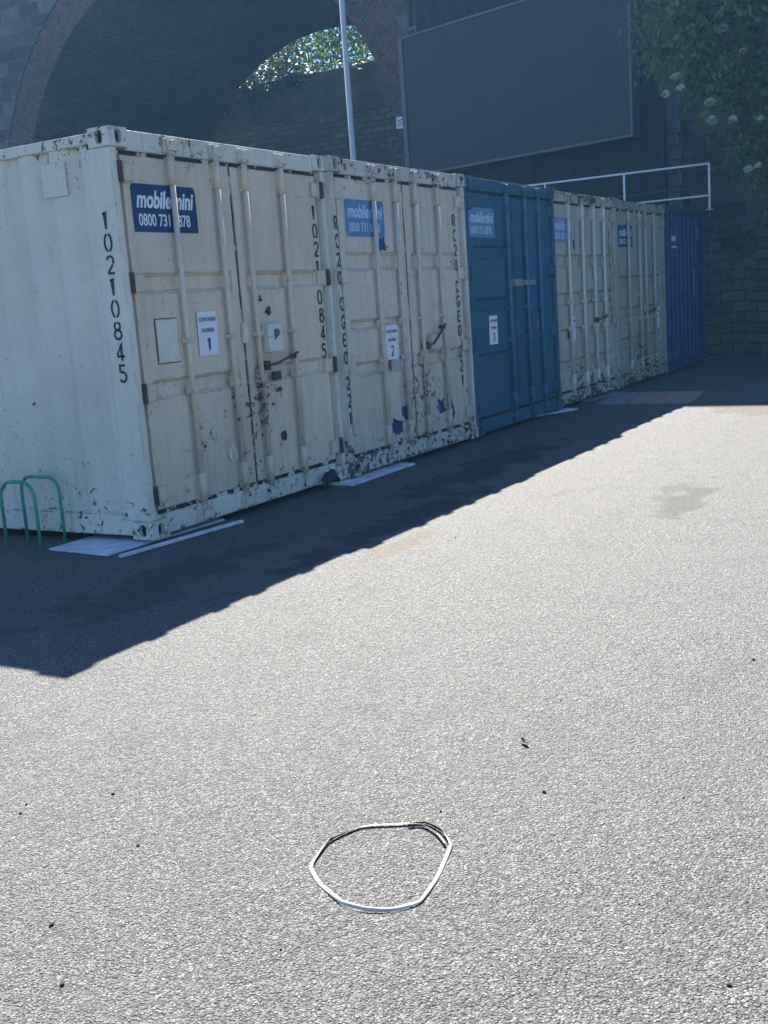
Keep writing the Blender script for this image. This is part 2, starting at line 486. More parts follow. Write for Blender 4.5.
pp.box(-.35, .35, Y0 - AC, Y1 - AC, HV - 1.3 - GZ, HV - 1.0 - GZ, 0.04)
pp.build('string_course', M['rubble'], via)
dp = MB()
dp.tube([vl(XF - .10, 9.28, HV - 1.35), vl(XF - .10, 9.28, 2.0)], 0.06, 8)
dp.build('downpipe', M['black_steel'], via)
ps_ = MB()
for k in range(26):
    z = 1.6 + k * .30
    hw = .24 if k % 2 else .19
    ps_.box(-.10, -.002, 2.56 - AC - hw, 2.56 - AC + hw, z, z + .285, .012)
ps_.build('quoin_pilaster', simple('pale_quoin_stone', (.24, .25, .27), .9, var=.35, scale=2.5, bump=.02), via)
# little white sign on the ring's right side
sg = thing('wall_sign', 'small white notice fixed to the brick arch beside the big black screen', 'sign', (XF - .03, 9.78, 6.12))
b = MB(); b.box(-.012, .012, -.13, .13, -.15, .15, 0.004); b.build('sign_plate', M['paper'], sg)
b = MB()
for zz, hw in ((.06, .09), (.0, .06), (-.06, .08)):
    b.box(-.016, -.0125, -hw, hw, zz - .012, zz + .012)
b.build('printed_lines', M['papertext'], sg)

# wall closing the far end of the arch
ew = MB()
for i in range(10):
    a, c_ = 4.0 + i * 3, 4.0 + (i + 1) * 3
    ew.quad_uv([(32.2, a, GZ - .5), (32.2, c_, GZ - .5), (32.2, c_, 8.6), (32.2, a, 8.6)], [(a, 0), (c_, 0), (c_, 9.1), (a, 9.1)])
ew.quad_uv([(32.2, 4, 8.6), (32.2, 34, 8.6), (33.2, 34, 8.6), (33.2, 4, 8.6)], [(0, 0), (30, 0), (30, 1), (0, 1)])
ew.quad_uv([(33.2, 4, GZ - .5), (33.2, 34, GZ - .5), (33.2, 34, 8.6), (33.2, 4, 8.6)], [(0, 0), (30, 0), (30, 9), (0, 9)])
ewt = tag(ew.build('stone_wall', M['rubble']), 'coursed stone wall closing the far end of the viaduct arch', 'wall')
up = MB()
up.box(32.9, 33.3, 4, 34, 8.6, 10.35, 0.03)
up.build('upper_wall', simple('dark_render', (0.07, 0.075, 0.08), 0.9, var=0.4, scale=1.5), ewt)

# ------------------------------------------------------------------ yard wall and raised bank at the right
yw = thing('yard_wall', 'low old stone retaining wall with a collapsed hole past the last blue container', 'wall', (15.7, 0, GZ))
b = MB()
rnd = random.Random(5)
WX = 15.7
def wall_top(y):
    top = 2.28 + 0.10 * mnoise.noise(Vector((y * .9, 3.3, 0)))
    d = abs(y + .30)
    if d < .33:
        top -= .50 * min(1, (.33 - d) / .08) * (.8 + .3 * mnoise.noise(Vector((y * 6, 1, 0))))
    return top
N = 260
ys = [-12 + 20.0 * i / N for i in range(N + 1)]
for a, c_ in zip(ys, ys[1:]):
    za, zc = wall_top(a), wall_top(c_)
    b.quad_uv([(0, a, -.3), (0, c_, -.3), (0, c_, zc), (0, a, za)], [(a, 0), (c_, 0), (c_, zc), (a, za)])
    b.quad_uv([(0, a, za), (0, c_, zc), (.45, c_, zc), (.45, a, za)], [(a, 0), (c_, 0), (c_, .45), (a, .45)])
b.build('wall_face', M['yardwall'], yw)
for (x, y, z, sx, sz, tilt) in ((-.10, -.52, 2.00, .42, .05, -.10), (-.04, -.22, 2.16, .66, .055, -.07), (.0, -.55, 1.83, .18, .09, 0), (.02, -.12, 1.82, .16, .10, 0), (.05, -.34, 1.80, .15, .07, .2)):
    b = MB(); b.box(-.05, .30, -sx / 2, sx / 2, 0, sz, .014)
    o = b.build('loose_stone', M['rubble'], yw); o.location = (x, y, z - GZ); o.rotation_euler = (tilt, 0, 0)
bk = MB()
def bankz(x, y):
    return 1.40 + 0.55 * (x - 16.1) / 5.9 + 0.25 * mnoise.noise(Vector((x * .8, y * .8, 1.7)))
bk.grid(14, 60, lambda i, j: (16.10 + 5.88 * i / 13, -26 + 34.0 * j / 59, bankz(16.1 + 5.88 * i / 13, -26 + 34.0 * j / 59)), True)
tag(bk.build('bank', M['earth']), kind='structure')

# ------------------------------------------------------------------ big black screen
SC_R, SC_L = Vector((18.594, 2.411, 0)), Vector((20.388, 8.852, 0))
SZ0, SZ1 = 4.49, 7.84
sdir = (SC_L - SC_R).normalized()
slen = (SC_L - SC_R).length
ang = math.atan2(sdir.y, sdir.x)
# local: x along the screen (right edge in the photo -> left edge), y = away from the yard, z up
scr = thing('led_screen', 'huge dark blank outdoor screen in a thin grey frame in front of the viaduct', 'screen', (SC_R.x, SC_R.y, 0), ang)
# local y axis = rotate sdir by +90deg ; that points to -x (towards yard), so depth is negative y
def sp(u, d, z): return (u, -d, z)
b = MB()
b.quad_uv([sp(0.06, 0.0, SZ0 + .06), sp(slen - .06, 0.0, SZ0 + .06), sp(slen - .06, 0.0, SZ1 - .06), sp(0.06, 0.0, SZ1 - .06)],
          [(0, 0), (slen, 0), (slen, SZ1 - SZ0), (0, SZ1 - SZ0)])
b.box(0.06, slen - .06, -.25, -.005, SZ0 + .06, SZ1 - .06)
b.build('screen_panel', M['screen'], scr, normals=False)
frame_m = simple('grey_frame', (0.10, 0.11, 0.125), 0.45, var=0.1)
b = MB()
b.box(0, slen, -.27, .03, SZ0, SZ0 + .06, .006)
b.box(0, slen, -.27, .03, SZ1 - .06, SZ1, .006)
b.box(0, .06, -.27, .03, SZ0 + .06, SZ1 - .06, .006)
b.box(slen - .14, slen, -.27, .03, SZ0 + .06, SZ1 - .06, .006)
b.build('screen_frame', frame_m, scr)
b = MB()
for u in (.5, 2.2, 4.4, slen - .5):
    for d in (-.42, -.62):
        b.tube([(u, d, GZ), (u, d, SZ1 + .4)], .03, 6)
    for z in (1.2, 3.2, 5.2, 7.4):
        b.tube([(u, -.42, z), (u, -.62, z + .5)], .02, 6)
for d in (-.42, -.62):
    for z in (3.6, 6.0, 8.1):
        b.tube([(-.2, d, z), (slen, d, z)], .025, 6)
b.build('scaffold_frame', M['galv'], scr)
b = MB()
def fold(i, j, n=120):
    u = -.50 + (slen + .18) * i / (n - 1)
    z = 1.6 + (SZ1 + .9 - 1.6) * j / 11
    return (u, -.34 + .025 * math.sin(u * 11 + .6 * math.sin(z * 1.3)) + .012 * math.sin(u * 29 + z), z)
b.grid(120, 12, fold, True)
b.build('black_drape', M['drape'], scr)
b = MB()
def fold2(i, j):
    d = -.345 - .12 * i / 20
    z = 1.6 + (SZ1 + .9 - 1.6) * j / 11
    return (-.50 + .01 * math.sin(d * 17), d, z)
b.grid(21, 12, fold2, True)
b.build('side_drape', M['drape'], scr)

# ------------------------------------------------------------------ lamp pole
pl = thing('lamp_pole', 'slim pale grey pole rising behind the second container in front of the arch', 'pole', (14.75, 7.05, GZ))
b = MB(); b.tube([(0, 0, 0), (0, 0, 1.2), (0, 0, 1.22), (0, 0, 10.5)], [.09, .09, .062, .052], 14)
b.build('shaft', simple('pale_pole_paint', (0.44, 0.46, 0.48), 0.5, var=0.12, scale=5), pl)
b = MB(); b.box(-.16, .16, -.16, .16, 0, .03, .006); b.build('base_plate', M['galv'], pl)
b = MB(); b.tube([(0, 0, 10.4), (-.3, -.2, 10.75), (-.8, -.5, 10.85)], .035, 8); b.box(-1.2, -.75, -.66, -.42, 10.78, 10.9, .02)
b.build('lamp_head', M['galv'], pl)

# ------------------------------------------------------------------ stencil lettering (own strokes) and type
def arcp(cx, cy, rx, ry, a0, a1, n=10):
    return [(cx + rx * math.cos(R(a0 + (a1 - a0) * i / n)), cy + ry * math.sin(R(a0 + (a1 - a0) * i / n))) for i in range(n + 1)]
# unit box 0..1 wide, 0..1.7 tall; each glyph a list of strokes
GL = {
 '0': [arcp(.5, .85, .42, .77, 100, 260), arcp(.5, .85, .42, .77, 80, -80)],
 'O': [arcp(.5, .85, .42, .77, 100, 260), arcp(.5, .85, .42, .77, 80, -80)],
 '1': [[(.26, 1.40), (.54, 1.60), (.54, .06)], ],
 '2': [arcp(.5, 1.2, .40, .42, 165, -38), [(.80, .88), (.14, .14)], [(.10, .09), (.92, .09)]],
 '3': [arcp(.48, 1.24, .38, .38, 160, -70), arcp(.48, .46, .42, .42, 75, -165)],
 '4': [[(.66, .04), (.66, 1.62), (.08, .55)], [(.06, .45), (.98, .45)]],
 '5': [[(.86, 1.60), (.22, 1.60), (.18, .95)], arcp(.47, .53, .42, .46, 122, -150)],
 '8': [arcp(.5, 1.24, .34, .36, 100, 440), arcp(.5, .47, .42, .42, 80, -100), arcp(.5, .47, .42, .42, 100, 260)],
 'R': [[(.14, .04), (.14, 1.62)], [(.14, 1.6), (.5, 1.6)] + arcp(.52, 1.24, .36, .36, 85, -90), [(.48, .8), (.92, .04)]],
 'C': [arcp(.54, .85, .44, .77, 45, 170), arcp(.54, .85, .44, .77, 190, 315)],
 'G': [arcp(.54, .85, .44, .77, 45, 170), arcp(.54, .85, .44, .77, 190, 320), [(.55, .75), (.93, .75), (.93, .25)]],
 'E': [[(.14, .04), (.14, 1.62)], [(.2, 1.56), (.88, 1.56)], [(.2, .85), (.75, .85)], [(.2, .10), (.88, .10)]],
}
def stencil_column(mb, text, org, right, h, pitch, th=0.2, jit=0.0, seed=1):
    """letters one under the other, org = top left, right = unit vector to the right on the surface, normal derived"""
    rr = random.Random(seed)
    right = Vector(right).normalized()
    upv = Vector((0, 0, 1))
    nrm = right.cross(upv)           # points out of the surface
    k = h / 1.7
    y = 0.0
    for ch in text:
        if ch == ' ':
            y += pitch * .45
            continue
        o = Vector(org) - upv * (y + h) + right * rr.uniform(-jit, jit) + nrm * .0015
        for s in GL[ch]:
            n = len(s)
            L, Rr = [], []
            for i, p in enumerate(s):
                a, c = Vector(s[max(i - 1, 0)]), Vector(s[min(i + 1, n - 1)])
                d = (c - a).normalized()
                if 0 < i < n - 1:
                    d1 = (Vector(p) - a).normalized(); d2 = (c - Vector(p)).normalized()
                    m_ = max(.45, math.cos(d1.angle(d2) / 2) if d1.length and d2.length else 1)
                else: m_ = 1
                pr = Vector((-d.y, d.x)) * th / 2 / m_
                L.append(Vector(p) + pr); Rr.append(Vector(p) - pr)
            for i in range(n - 1):
                q = [L[i], Rr[i], Rr[i + 1], L[i + 1]]
                mb.poly([o + right * (v.x * k) + upv * (v.y * k) for v in q])
        y += pitch
    return mb

def text_mesh(name, body, size, mat, parent, loc, shear=0.0, bold=0.0, align='LEFT', sx=1.0, rot=(math.pi / 2, 0, 0)):
    cu = bpy.data.curves.new(name, 'FONT')
    cu.body = body; cu.size = size; cu.shear = shear; cu.offset = bold; cu.align_x = align
    cu.resolution_u = 3; cu.extrude = 0.0006
    tmp = bpy.data.objects.new(name, cu)
    COL.objects.link(tmp)
    me = bpy.data.meshes.new_from_object(tmp.evaluated_get(bpy.context.evaluated_depsgraph_get()))
    bpy.data.objects.remove(tmp); bpy.data.curves.remove(cu)
    me.transform(Matrix.Diagonal((sx, 1, 1, 1)))
    me.transform(Matrix.Translation(loc) @ Matrix.Rotation(rot[0], 4, 'X'))
    me.materials.clear(); me.materials.append(mat); me.name = name
    o = bpy.data.objects.new(name, me)
    COL.objects.link(o); o.parent = parent
    return o

# ------------------------------------------------------------------ containers
CW, CH, CL = 2.438, 2.591, 6.058
def casting(mb, cx, cy, cz, sx, sy):
    """corner casting 162 x 178 x 118 with real oval holes in front (or rear) and outer side face; sx, sy = outward signs"""
    w, d, h = .162, .178, .118
    x0, x1 = (cx, cx + w) if sx < 0 else (cx - w, cx)
    y0, y1 = (cy, cy + d) if sy < 0 else (cy - d, cy)
    z0, z1 = cz, cz + h
    def plate(c, u, v, hu, hv, ru, rv, n):
        c, u, v, n = Vector(c), Vector(u), Vector(v), Vector(n)
        K = 20
        out, inn, dep = [], [], []
        for k in range(K):
            a = 2 * math.pi * k / K + math.pi / K
            ca, sa = math.cos(a), math.sin(a)
            s = min(hu / max(abs(ca), 1e-6), hv / max(abs(sa), 1e-6))
            pu, pv = ca * s, sa * s
            out.append(mb.bm.verts.new(c + u * pu + v * pv))
            inn.append(mb.bm.verts.new(c + u * ru * math.copysign(abs(ca) ** .7, ca) + v * rv * math.copysign(abs(sa) ** .7, sa)))
            dep.append(mb.bm.verts.new(inn[-1].co - n * .028))
        for k in range(K):
            j = (k + 1) % K
            mb.bm.faces.new((out[k], out[j], inn[j], inn[k]))
            mb.bm.faces.new((inn[k], inn[j], dep[j], dep[k]))
        mb.bm.faces.new(dep).material_index = 1
        # corner triangles
        for su in (-1, 1):
            for sv in (-1, 1):
                cor = c + u * hu * su + v * hv * sv
                near = sorted(out, key=lambda q: (q.co - cor).length)[:2]
                if len(near) == 2 and (near[0].co - near[1].co).length > 1e-4:
                    mb.bm.faces.new((mb.bm.verts.new(cor), near[0], near[1]))
    mx, my, mz = (x0 + x1) / 2, (y0 + y1) / 2, (z0 + z1) / 2
    plate((mx, y0 if sy < 0 else y1, mz), (1, 0, 0), (0, 0, 1), w / 2, h / 2, .028, .041, (0, sy, 0))
    plate((x0 if sx < 0 else x1, my, mz), (0, 1, 0), (0, 0, 1), d / 2, h / 2, .030, .041, (sx, 0, 0))
    xi, yi = (x1 if sx < 0 else x0), (y1 if sy < 0 else y0)
    mb.poly([(xi, y0, z0), (xi, y1, z0), (xi, y1, z1), (xi, y0, z1)])
    mb.poly([(x0, yi, z0), (x1, yi, z0), (x1, yi, z1), (x0, yi, z1)])
    mb.poly([(x0, y0, z0), (x1, y0, z0), (x1, y1, z0), (x0, y1, z0)])
    mb.poly([(x0, y0, z1), (x1, y0, z1), (x1, y1, z1), (x0, y1, z1)])

def corrugated(mb, length, z0, z1, fn, pitch=.278, depth=.036, flat=(.25, .25)):
    """trapezoid corrugation; fn(t, d, z) -> point, t along the panel, d depth inwards"""
    t = 0.0
    prof = [(0, 0)]
    t = flat[0]
    while t + pitch <= length - flat[1]:
        prof += [(t, 0), (t + pitch * .12, depth * .3), (t + pitch * .24, depth), (t + pitch * .46, depth), (t + pitch * .58, depth * .3), (t + pitch * .70, 0)]
        t += pitch
    prof.append((length, 0))
    for (a, da), (b_, db) in zip(prof, prof[1:]):
        mb.poly([fn(a, da, z0), fn(b_, db, z0), fn(b_, db, z1), fn(a, da, z1)]).smooth = True

def door_panel(mb, x0, x1, z0, z1, yf, bands, rec=.032, sl=.022):
    xs = [x0, x0 + .075, x0 + .095, x1 - .095, x1 - .075, x1]
    ins = [0, 0, 1, 1, 0, 0]
    zs = [(z0, 0)]
    for a, b_ in sorted(bands):
        zs += [(a - sl, 0), (a, 1), (b_, 1), (b_ + sl, 0)]
    zs.append((z1, 0))
    mb.grid(6, len(zs), lambda i, j: (xs[i], yf + rec * ins[i] * zs[j][1], zs[j][0]))
    yb = yf + .06
    for q in ([(x0, yf, z0), (x0, yb, z0), (x0, yb, z1), (x0, yf, z1)], [(x1, yf, z0), (x1, yb, z0), (x1, yb, z1), (x1, yf, z1)],
              [(x0, yf, z0), (x1, yf, z0), (x1, yb, z0), (x0, yb, z0)], [(x0, yf, z1), (x1, yf, z1), (x1, yb, z1), (x0, yb, z1)]):
        mb.poly(q)

def gasket_mat(name, paintcol, seed):
    t = NT(name)
    v = t.coord(loc=(seed * 3.1, 0, seed))
    n = t.noise(v, 9, 6, 0.65)
    t.set(Base_Color=t.mix(t.ramp(n, [(0.55, 0), (0.60, 1)]), (0.018, 0.018, 0.02), tuple(x * .8 for x in paintcol)), Roughness=0.8)
    t.bump(n, .5, .006)
    return t.m

def door_hardware(door, mat, rods, side, hz, rust, zb=.10, zt=2.50, lever=None, rodmat=None, pinshademat=None):
    rodmat = rodmat or mat
    for rx in rods:
        b = MB()
        b.tube([(rx, -.004, zb), (rx, -.004, zt)], .0195, 12)
        b.box(rx - .026, rx + .026, -.026, .034, zt - .035, zt + .03, .006)      # cam heads
        b.box(rx - .026, rx + .026, -.026, .034, zb - .03, zb + .035, .006)
        b.build('lock_rod', rodmat, door)
        for z, hh in ((2.36, .09), (1.26, .018), (.93, .028), (.26, .10)):
            b = MB()
            if hh > .05:
                b.tube([(rx, -.004, z - hh), (rx, -.004, z + hh)], .0265, 12)
                b.box(rx - .020, rx + .020, .010, .034, z - hh, z + hh, .004)
            else:
                b.box(rx - .032, rx + .032, -.028, .034, z - hh, z + hh, .006)
            b.build('rod_guide', rodmat, door)
    for z in hz:
        b = MB()
        if side < 0: b.box(.070, .195, .012, .032, z - .055, z + .055, .005); b.tube([(.104, .022, z - .07), (.104, .022, z + .07)], .014, 8)
        else: b.box(CW - .195, CW - .070, .012, .032, z - .055, z + .055, .005); b.tube([(CW - .104, .022, z - .07), (CW - .104, .022, z + .07)], .014, 8)
        b.build('hinge', mat, door)
        b = MB()
        hx = .066 if side < 0 else CW - .066
        b.box(hx - .016, hx + .016, -.012, .012, z - .065, z + .065, .005)
        b.build('hinge_pin', pinshademat or mat, door)
    if lever:
        for (xa, za, xb, zb2) in lever:
            b = MB()
            b.tube([(xa, -.028, za), ((xa * .7 + xb * .3), -.035, za + .01), (xb, -.032, zb2)], .010, 8)
            b.box(xa - .028, xa + .028, -.034, .014, za - .035, za + .035, .008)
            b.box(xb - .03, xb + .02, -.02, .034, zb2 - .045, zb2 - .012, .006)
            b.build('door_handle', rust, door)

def notice(root, x, z, num, w=.215, h=.30, y=.030):
    p = MB()
    # a sheet with a slight curl
    p.grid(5, 7, lambda i, j: (x + w * i / 4, y - .004 - .006 * abs(i - 2) / 2 * (j / 6) ** 2 * (1 if i < 2 else .5), z + h * j / 6), True)
    o = p.build('paper_notice', M['paper'], root)
    cx = x + w / 2
    text_mesh('lettering', 'CONTAINER', .041, M['papertext'], o, (cx, y - .0115, z + h - .068), align='CENTER', sx=.80)
    text_mesh('lettering', 'NUMBER', .041, M['papertext'], o, (cx, y - .0115, z + h - .142), align='CENTER', sx=.85)
    b_ = MB(); stencil_column(b_, num, (cx - .027, y - .0105, z + .122), (1, 0, 0), .092, .1, th=.20); b_.build('lettering', M['papertext'], o)

def nameplate(root, x, z, bg, fg, w=.635, h=.30, y=.0285, fade=False):
    p = MB()
    p.prism([(x, y, z), (x + w, y, z), (x + w, y, z + h - .02), (x + w - .02, y, z + h), (x + .02, y, z + h), (x, y, z + h - .02)], (0, .003, 0))
    o = p.build('name_plate', bg, root)
    text_mesh('lettering', 'mobile', .152, fg, o, (x + .035, y - .001, z + .155), shear=.28, bold=.0045, sx=.80)
    text_mesh('lettering', 'mini', .152, fg, o, (x + .385, y - .001, z + .155), shear=.28, bold=.0045, sx=.80)
    text_mesh('lettering', '0800 731 0878', .108, fg, o, (x + .045, y - .001, z + .040), bold=.0015, sx=.78)
    return o

def container(x, y, rz, label, mat, gask, bandsL, bandsR, seedv, hz=(2.33, 1.65, .95, .28), rodsL=(.57, 1.03), rodsR=(1.37, 1.83), rust=None,
              leftside=False, end=False, group='shipping containers standing in a row', lever=None, rodmat=None, pinshademat=None, doormat=None):
    root = thing('shipping_container', label, 'container', (x, y, 0), rz, group)
    rust = rust or M['ruststeel']
    b = MB()
    for sx in (-1, 1):
        for sy in (-1, 1):
            cx = -.004 if sx < 0 else CW + .004
            cy = -.004 if sy < 0 else CL + .004
            for cz in (0, CH - .118):
                b = MB()
                casting(b, cx, cy, cz + (.006 if cz else 0), sx, sy)
                b.build('corner_casting', [mat, M['void']], root)
    for sx in (0, 1):
        b = MB()
        if sx == 0:
            b.box(0, .062, .006, .215, .118, CH - .118 + .006, .014)
        else:
            b.box(CW - .062, CW, .006, .215, .118, CH - .118 + .006, .014)
        b.box(*((.062, .10) if sx == 0 else (CW - .10, CW - .062)), .065, .19, .118, CH - .115)
        b.build('corner_post', mat, root)
        b = MB()
        b.box(*((0, .16) if sx == 0 else (CW - .16, CW)), CL - .19, CL - .006, .118, CH - .118, .012)
        b.build('corner_post', mat, root)
    # side panels
    for s in (0, 1):
        b = MB()
        if s == 0: fn = lambda t, d, z: (.018 + d, .214 + t, z)
        else: fn = lambda t, d, z: (CW - .018 - d, .214 + t, z)
        corrugated(b, CL - .214 - .18, .158, CH - .07, fn, flat=(.03, .05))
        bmesh.ops.remove_doubles(b.bm, verts=b.bm.verts[:], dist=.0005)
        b.build('side_panel', mat, root)
        b = MB()
        xa, xb = ((.004, .064) if s == 0 else (CW - .064, CW - .004))
        b.box(xa, xb, .172, CL - .172, .022, .160, .006)
        b.box(*((.012, .050) if s == 0 else (CW - .05, CW - .012)), .172, CL - .172, .160, .172, .003)
        b.build('bottom_rail', mat, root)
        b = MB()
        b.box(xa, xb, .172, CL - .172, CH - .085, CH - .018, .008)
        b.build('top_rail', mat, root)
    b = MB()
    corrugated(b, CL - .3, .03, CW - .03, lambda t, d, z: (z, .15 + t, CH - .020 - d), pitch=.21, depth=.02, flat=(.05, .05))
    b.build('roof', mat, root)
    b = MB(); b.box(.03, CW - .03, .15, CL - .1, .12, .155); b.build('floor', M['ruststeel'], root)
    if end:
        # closed corrugated end wall in place of doors
        b = MB()
        corrugated(b, CW - .124, .158, CH - .11, lambda t, d, z: (.062 + t, .02 + d, z), pitch=.25, depth=.045, flat=(.04, .04))
        b.build('end_panel', mat, root)
        b = MB(); b.box(.16, CW - .16, .004, .10, CH - .112, CH - .006, .008); b.build('header', mat, root)
        b = MB(); b.box(.16, CW - .16, .004, .10, .012, .160, .008); b.build('sill', mat, root)
    else:
        b = MB()
        b.box(.162, CW - .162, .014, .12, CH - .128, CH - .004, .010)
        b.box(.10, CW - .10, .05, .12, CH - .150, CH - .125)
        b.build('header', mat, root)
        b = MB()
        b.box(.162, CW - .162, .010, .12, .012, .150, .010)
        b.box(.10, CW - .10, .05, .12, .10, .172)
        b.build('sill', mat, root)
        z0, z1 = .178, 2.438
        for nm, xa, xb, bands, rods, sd_, lv in (('door', .112, 1.206, bandsL, rodsL, -1, None), ('door', 1.232, CW - .112, bandsR, rodsR, 1, lever)):
            b = MB()
            door_panel(b, xa, xb, z0, z1, .034, bands)
            dm = doormat or mat
            d = b.build(nm, dm, root)
            door_hardware(d, dm, rods, sd_, hz, rust, lever=lv, rodmat=rodmat, pinshademat=pinshademat)
            for q in ((xa + .008, xb - .008, .030, .058, z1 + .001, z1 + .024), (xa + .008, xb - .008, .030, .058, z0 - .030, z0 - .001)):
                b = MB(); b.box(*q); b.build('gasket', gask, d)
        b = MB(); b.box(1.2075, 1.2305, .042, .062, z0, z1); b.build('gasket', gask, root)
        for rx in (*rodsL, *rodsR):
            for z in (CH - .075, .07):
                b = MB()
                b.box(rx - .05, rx - .027, -.026, .014, z - .045, z + .045, .004)
                b.box(rx + .027, rx + .05, -.026, .014, z - .045, z + .045, .004)
                b.box(rx - .05, rx + .05, -.034, -.026, z - .030, z + .030, .003)
                b.build('cam_keeper', mat, root)
    return root

cream1 = (0.71, 0.695, 0.585)
P1 = paint('cream_paint', cream1, 1.0, chips=.95, dirt=.28)
P1D = paint('beige_door_paint', (0.71, 0.61, 0.465), 1.6, chips=1.0, dirt=.6, gear=.9)
P2D = paint('grey_beige_door_paint', (0.67, 0.595, 0.475), 2.9, chips=1.25, dirt=.8, gear=1.2)
P2 = paint('pale_grey_paint', (0.64, 0.605, 0.53), 2.3, chips=1.3, dirt=.7)
P3 = paint('blue_paint', (0.032, 0.125, 0.195), 3.7, chips=1.0, dirt=.9, rust=(.07, .06, .06), under=(.14, .24, .33), dirtcol=(0.055, 0.13, 0.19))
P3B = paint('paler_blue_paint', (0.045, 0.17, 0.28), 3.1, chips=1.2, dirt=.6, rust=(.07, .06, .06), under=(.2, .3, .4), dirtcol=(0.03, 0.07, 0.11))
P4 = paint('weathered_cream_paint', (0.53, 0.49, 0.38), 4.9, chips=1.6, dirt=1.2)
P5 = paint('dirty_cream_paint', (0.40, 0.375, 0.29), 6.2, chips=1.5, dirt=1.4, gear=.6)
P6 = paint('deep_blue_paint', (0.003, 0.032, 0.125), 7.1, chips=.8, dirt=.6, rust=(.05, .06, .09), under=(.10, .16, .3), dirtcol=(0.02, 0.04, 0.10))
G1 = gasket_mat('gasket_cream', cream1, 1)
G4 = gasket_mat('gasket_black', (.02, .02, .02), 3)
G3 = gasket_mat('gasket_blue', (.02, .07, .14), 2)
navy = simple('navy_sign', (0.008, 0.045, 0.14), 0.4, var=0.25, scale=5)
navy_fade = simple('faded_blue_sign', (0.085, 0.25, 0.44), 0.5, var=0.2, scale=5)
pale_fade = simple('pale_blue_sign', (0.11, 0.27, 0.44), 0.5, var=0.12, scale=5)
lilac = simple('lilac_blue_sign', (0.22, 0.28, 0.50), 0.5, var=0.12, scale=5)
navyshard = simple('navy_paint_residue', (0.02, 0.06, 0.20), 0.6, var=0.4, scale=18)

# ---- container 1
c1 = container(0, .03, 0, 'cream shipping container nearest the camera with long corrugated side and notice number 1', P1, G1,
               [(.915, 1.0), (1.60, 1.69)], [(.915, 1.0), (1.60, 1.69)], 1, rodsL=(.545, 1.025), rodsR=(1.345, 1.805), lever=[(1.40, 1.02, 1.80, 1.09)], pinshademat=M['ruststeel'], doormat=P1D)  # pins coloured dark for the shadow at the hinge knuckles
nameplate(c1, .175, 1.97, navy, M['white'])
notice(c1, .69, 1.145, '1')
b = MB(); stencil_column(b, '10210845', (.016, .140, 2.10), (0, -1, 0), .116, .136, th=.235, jit=.004)
for v in b.bm.verts: v.co.x = -.0022
b.build('serial_number', M['ink'], c1)
for txt, zz in (('1021', 2.215), ('0845', 1.555)):
    b = MB(); stencil_column(b, txt, (2.235, .030, zz), (1, 0, 0), .116, .142, th=.235, jit=.004); b.build('serial_number', M['ink'], c1)
plate_m = simple('blue_grey_plate', (0.46, 0.47, 0.45), 0.5, var=0.15, scale=9)
b = MB(); b.box(.262, .488, .0285, .0335, 1.122, 1.418); b.build('plate_backing', M['ruststeel'], c1)
b = MB(); b.box(.268, .482, .0245, .0285, 1.128, 1.412, .001); b.tube([(.44, .027, 1.16), (.44, .0235, 1.16)], .011, 8); b.build('blank_plate', P1, c1)
b = MB(); b.box(1.43, 1.62, -.035, .033, 1.115, 1.325, .008); lb = b.build('lock_box', P1, c1)
b = MB(); b.prism([(1.50, -.0365, 1.20), (1.56, -.0365, 1.23), (1.585, -.0365, 1.26), (1.55, -.0365, 1.285), (1.50, -.0365, 1.28)], (0, .0008, 0)); b.build('sticker', simple('teal_sticker', (.05, .16, .20), .5), lb)
b = MB(); b.box(1.185, 1.245, .010, .033, 1.20, 1.345, .008); b.build('latch_block', P1, c1)

for x, z in ((.78, .60), (.95, .425), (1.60, .47)):      # round seal plates
    b = MB(); b.tube([(x, .033, z), (x, .018, z)], .052 if x < 1.2 else .032, 18); b.box(x - .012, x + .012, .010, .017, z - .038, z + .038, .003)
    b.build('seal_disc', P1 if x < 1.2 else M['ruststeel'], c1)
b = MB(); b.box(1.52, 1.62, .012, .033, .90, .965, .008); b.build('hasp', M['ruststeel'], c1)
for (x, z, s) in ((1.56, .83, .026), (1.33, .88, .03), (1.31, .79, .024)):
    b = MB(); b.tube([(x - s, .012, z - s * .4), (x, -.004, z), (x + s, .008, z + s * .3)], [.008, .018, .010], 8); b.build('padlock', M['ruststeel'], c1)
b = MB(); b.box(.004, .016, .405, .615, 2.225, 2.435, .004)
b.build('vent_cover', P1, c1)

# ---- container 2
c2 = container(2.43, -.026, -.008, 'pale grey shipping container with faded torn blue plate and notice number 2', P2, G1,
               [(.835, .915), (1.22, 1.27), (1.715, 1.825)], [(.835, .915), (1.715, 1.825)], 2, rodsL=(.645, 1.03), rodsR=(1.39, 1.83), lever=[(1.42, 1.0, 1.80, 1.18)], doormat=P2D)
nameplate(c2, .225, 1.975, navy_fade, M['fadedwhite'])
notice(c2, .735, .92, '2')
b = MB(); stencil_column(b, 'RC20 CGE0 221', (2.185, .030, 2.21), (1, 0, 0), .112, .142, th=.26, jit=.004); b.build('serial_number', M['ink'], c2)
b = MB(); stencil_column(b, 'RC20 CGE0 221', (.006, .0035, 2.13), (1, 0, 0), .110, .145, th=.30, seed=4)
for v in b.bm.verts: v.co.x = .006 + (v.co.x - .006) * .75
b.build('serial_number', M['ink'], c2)
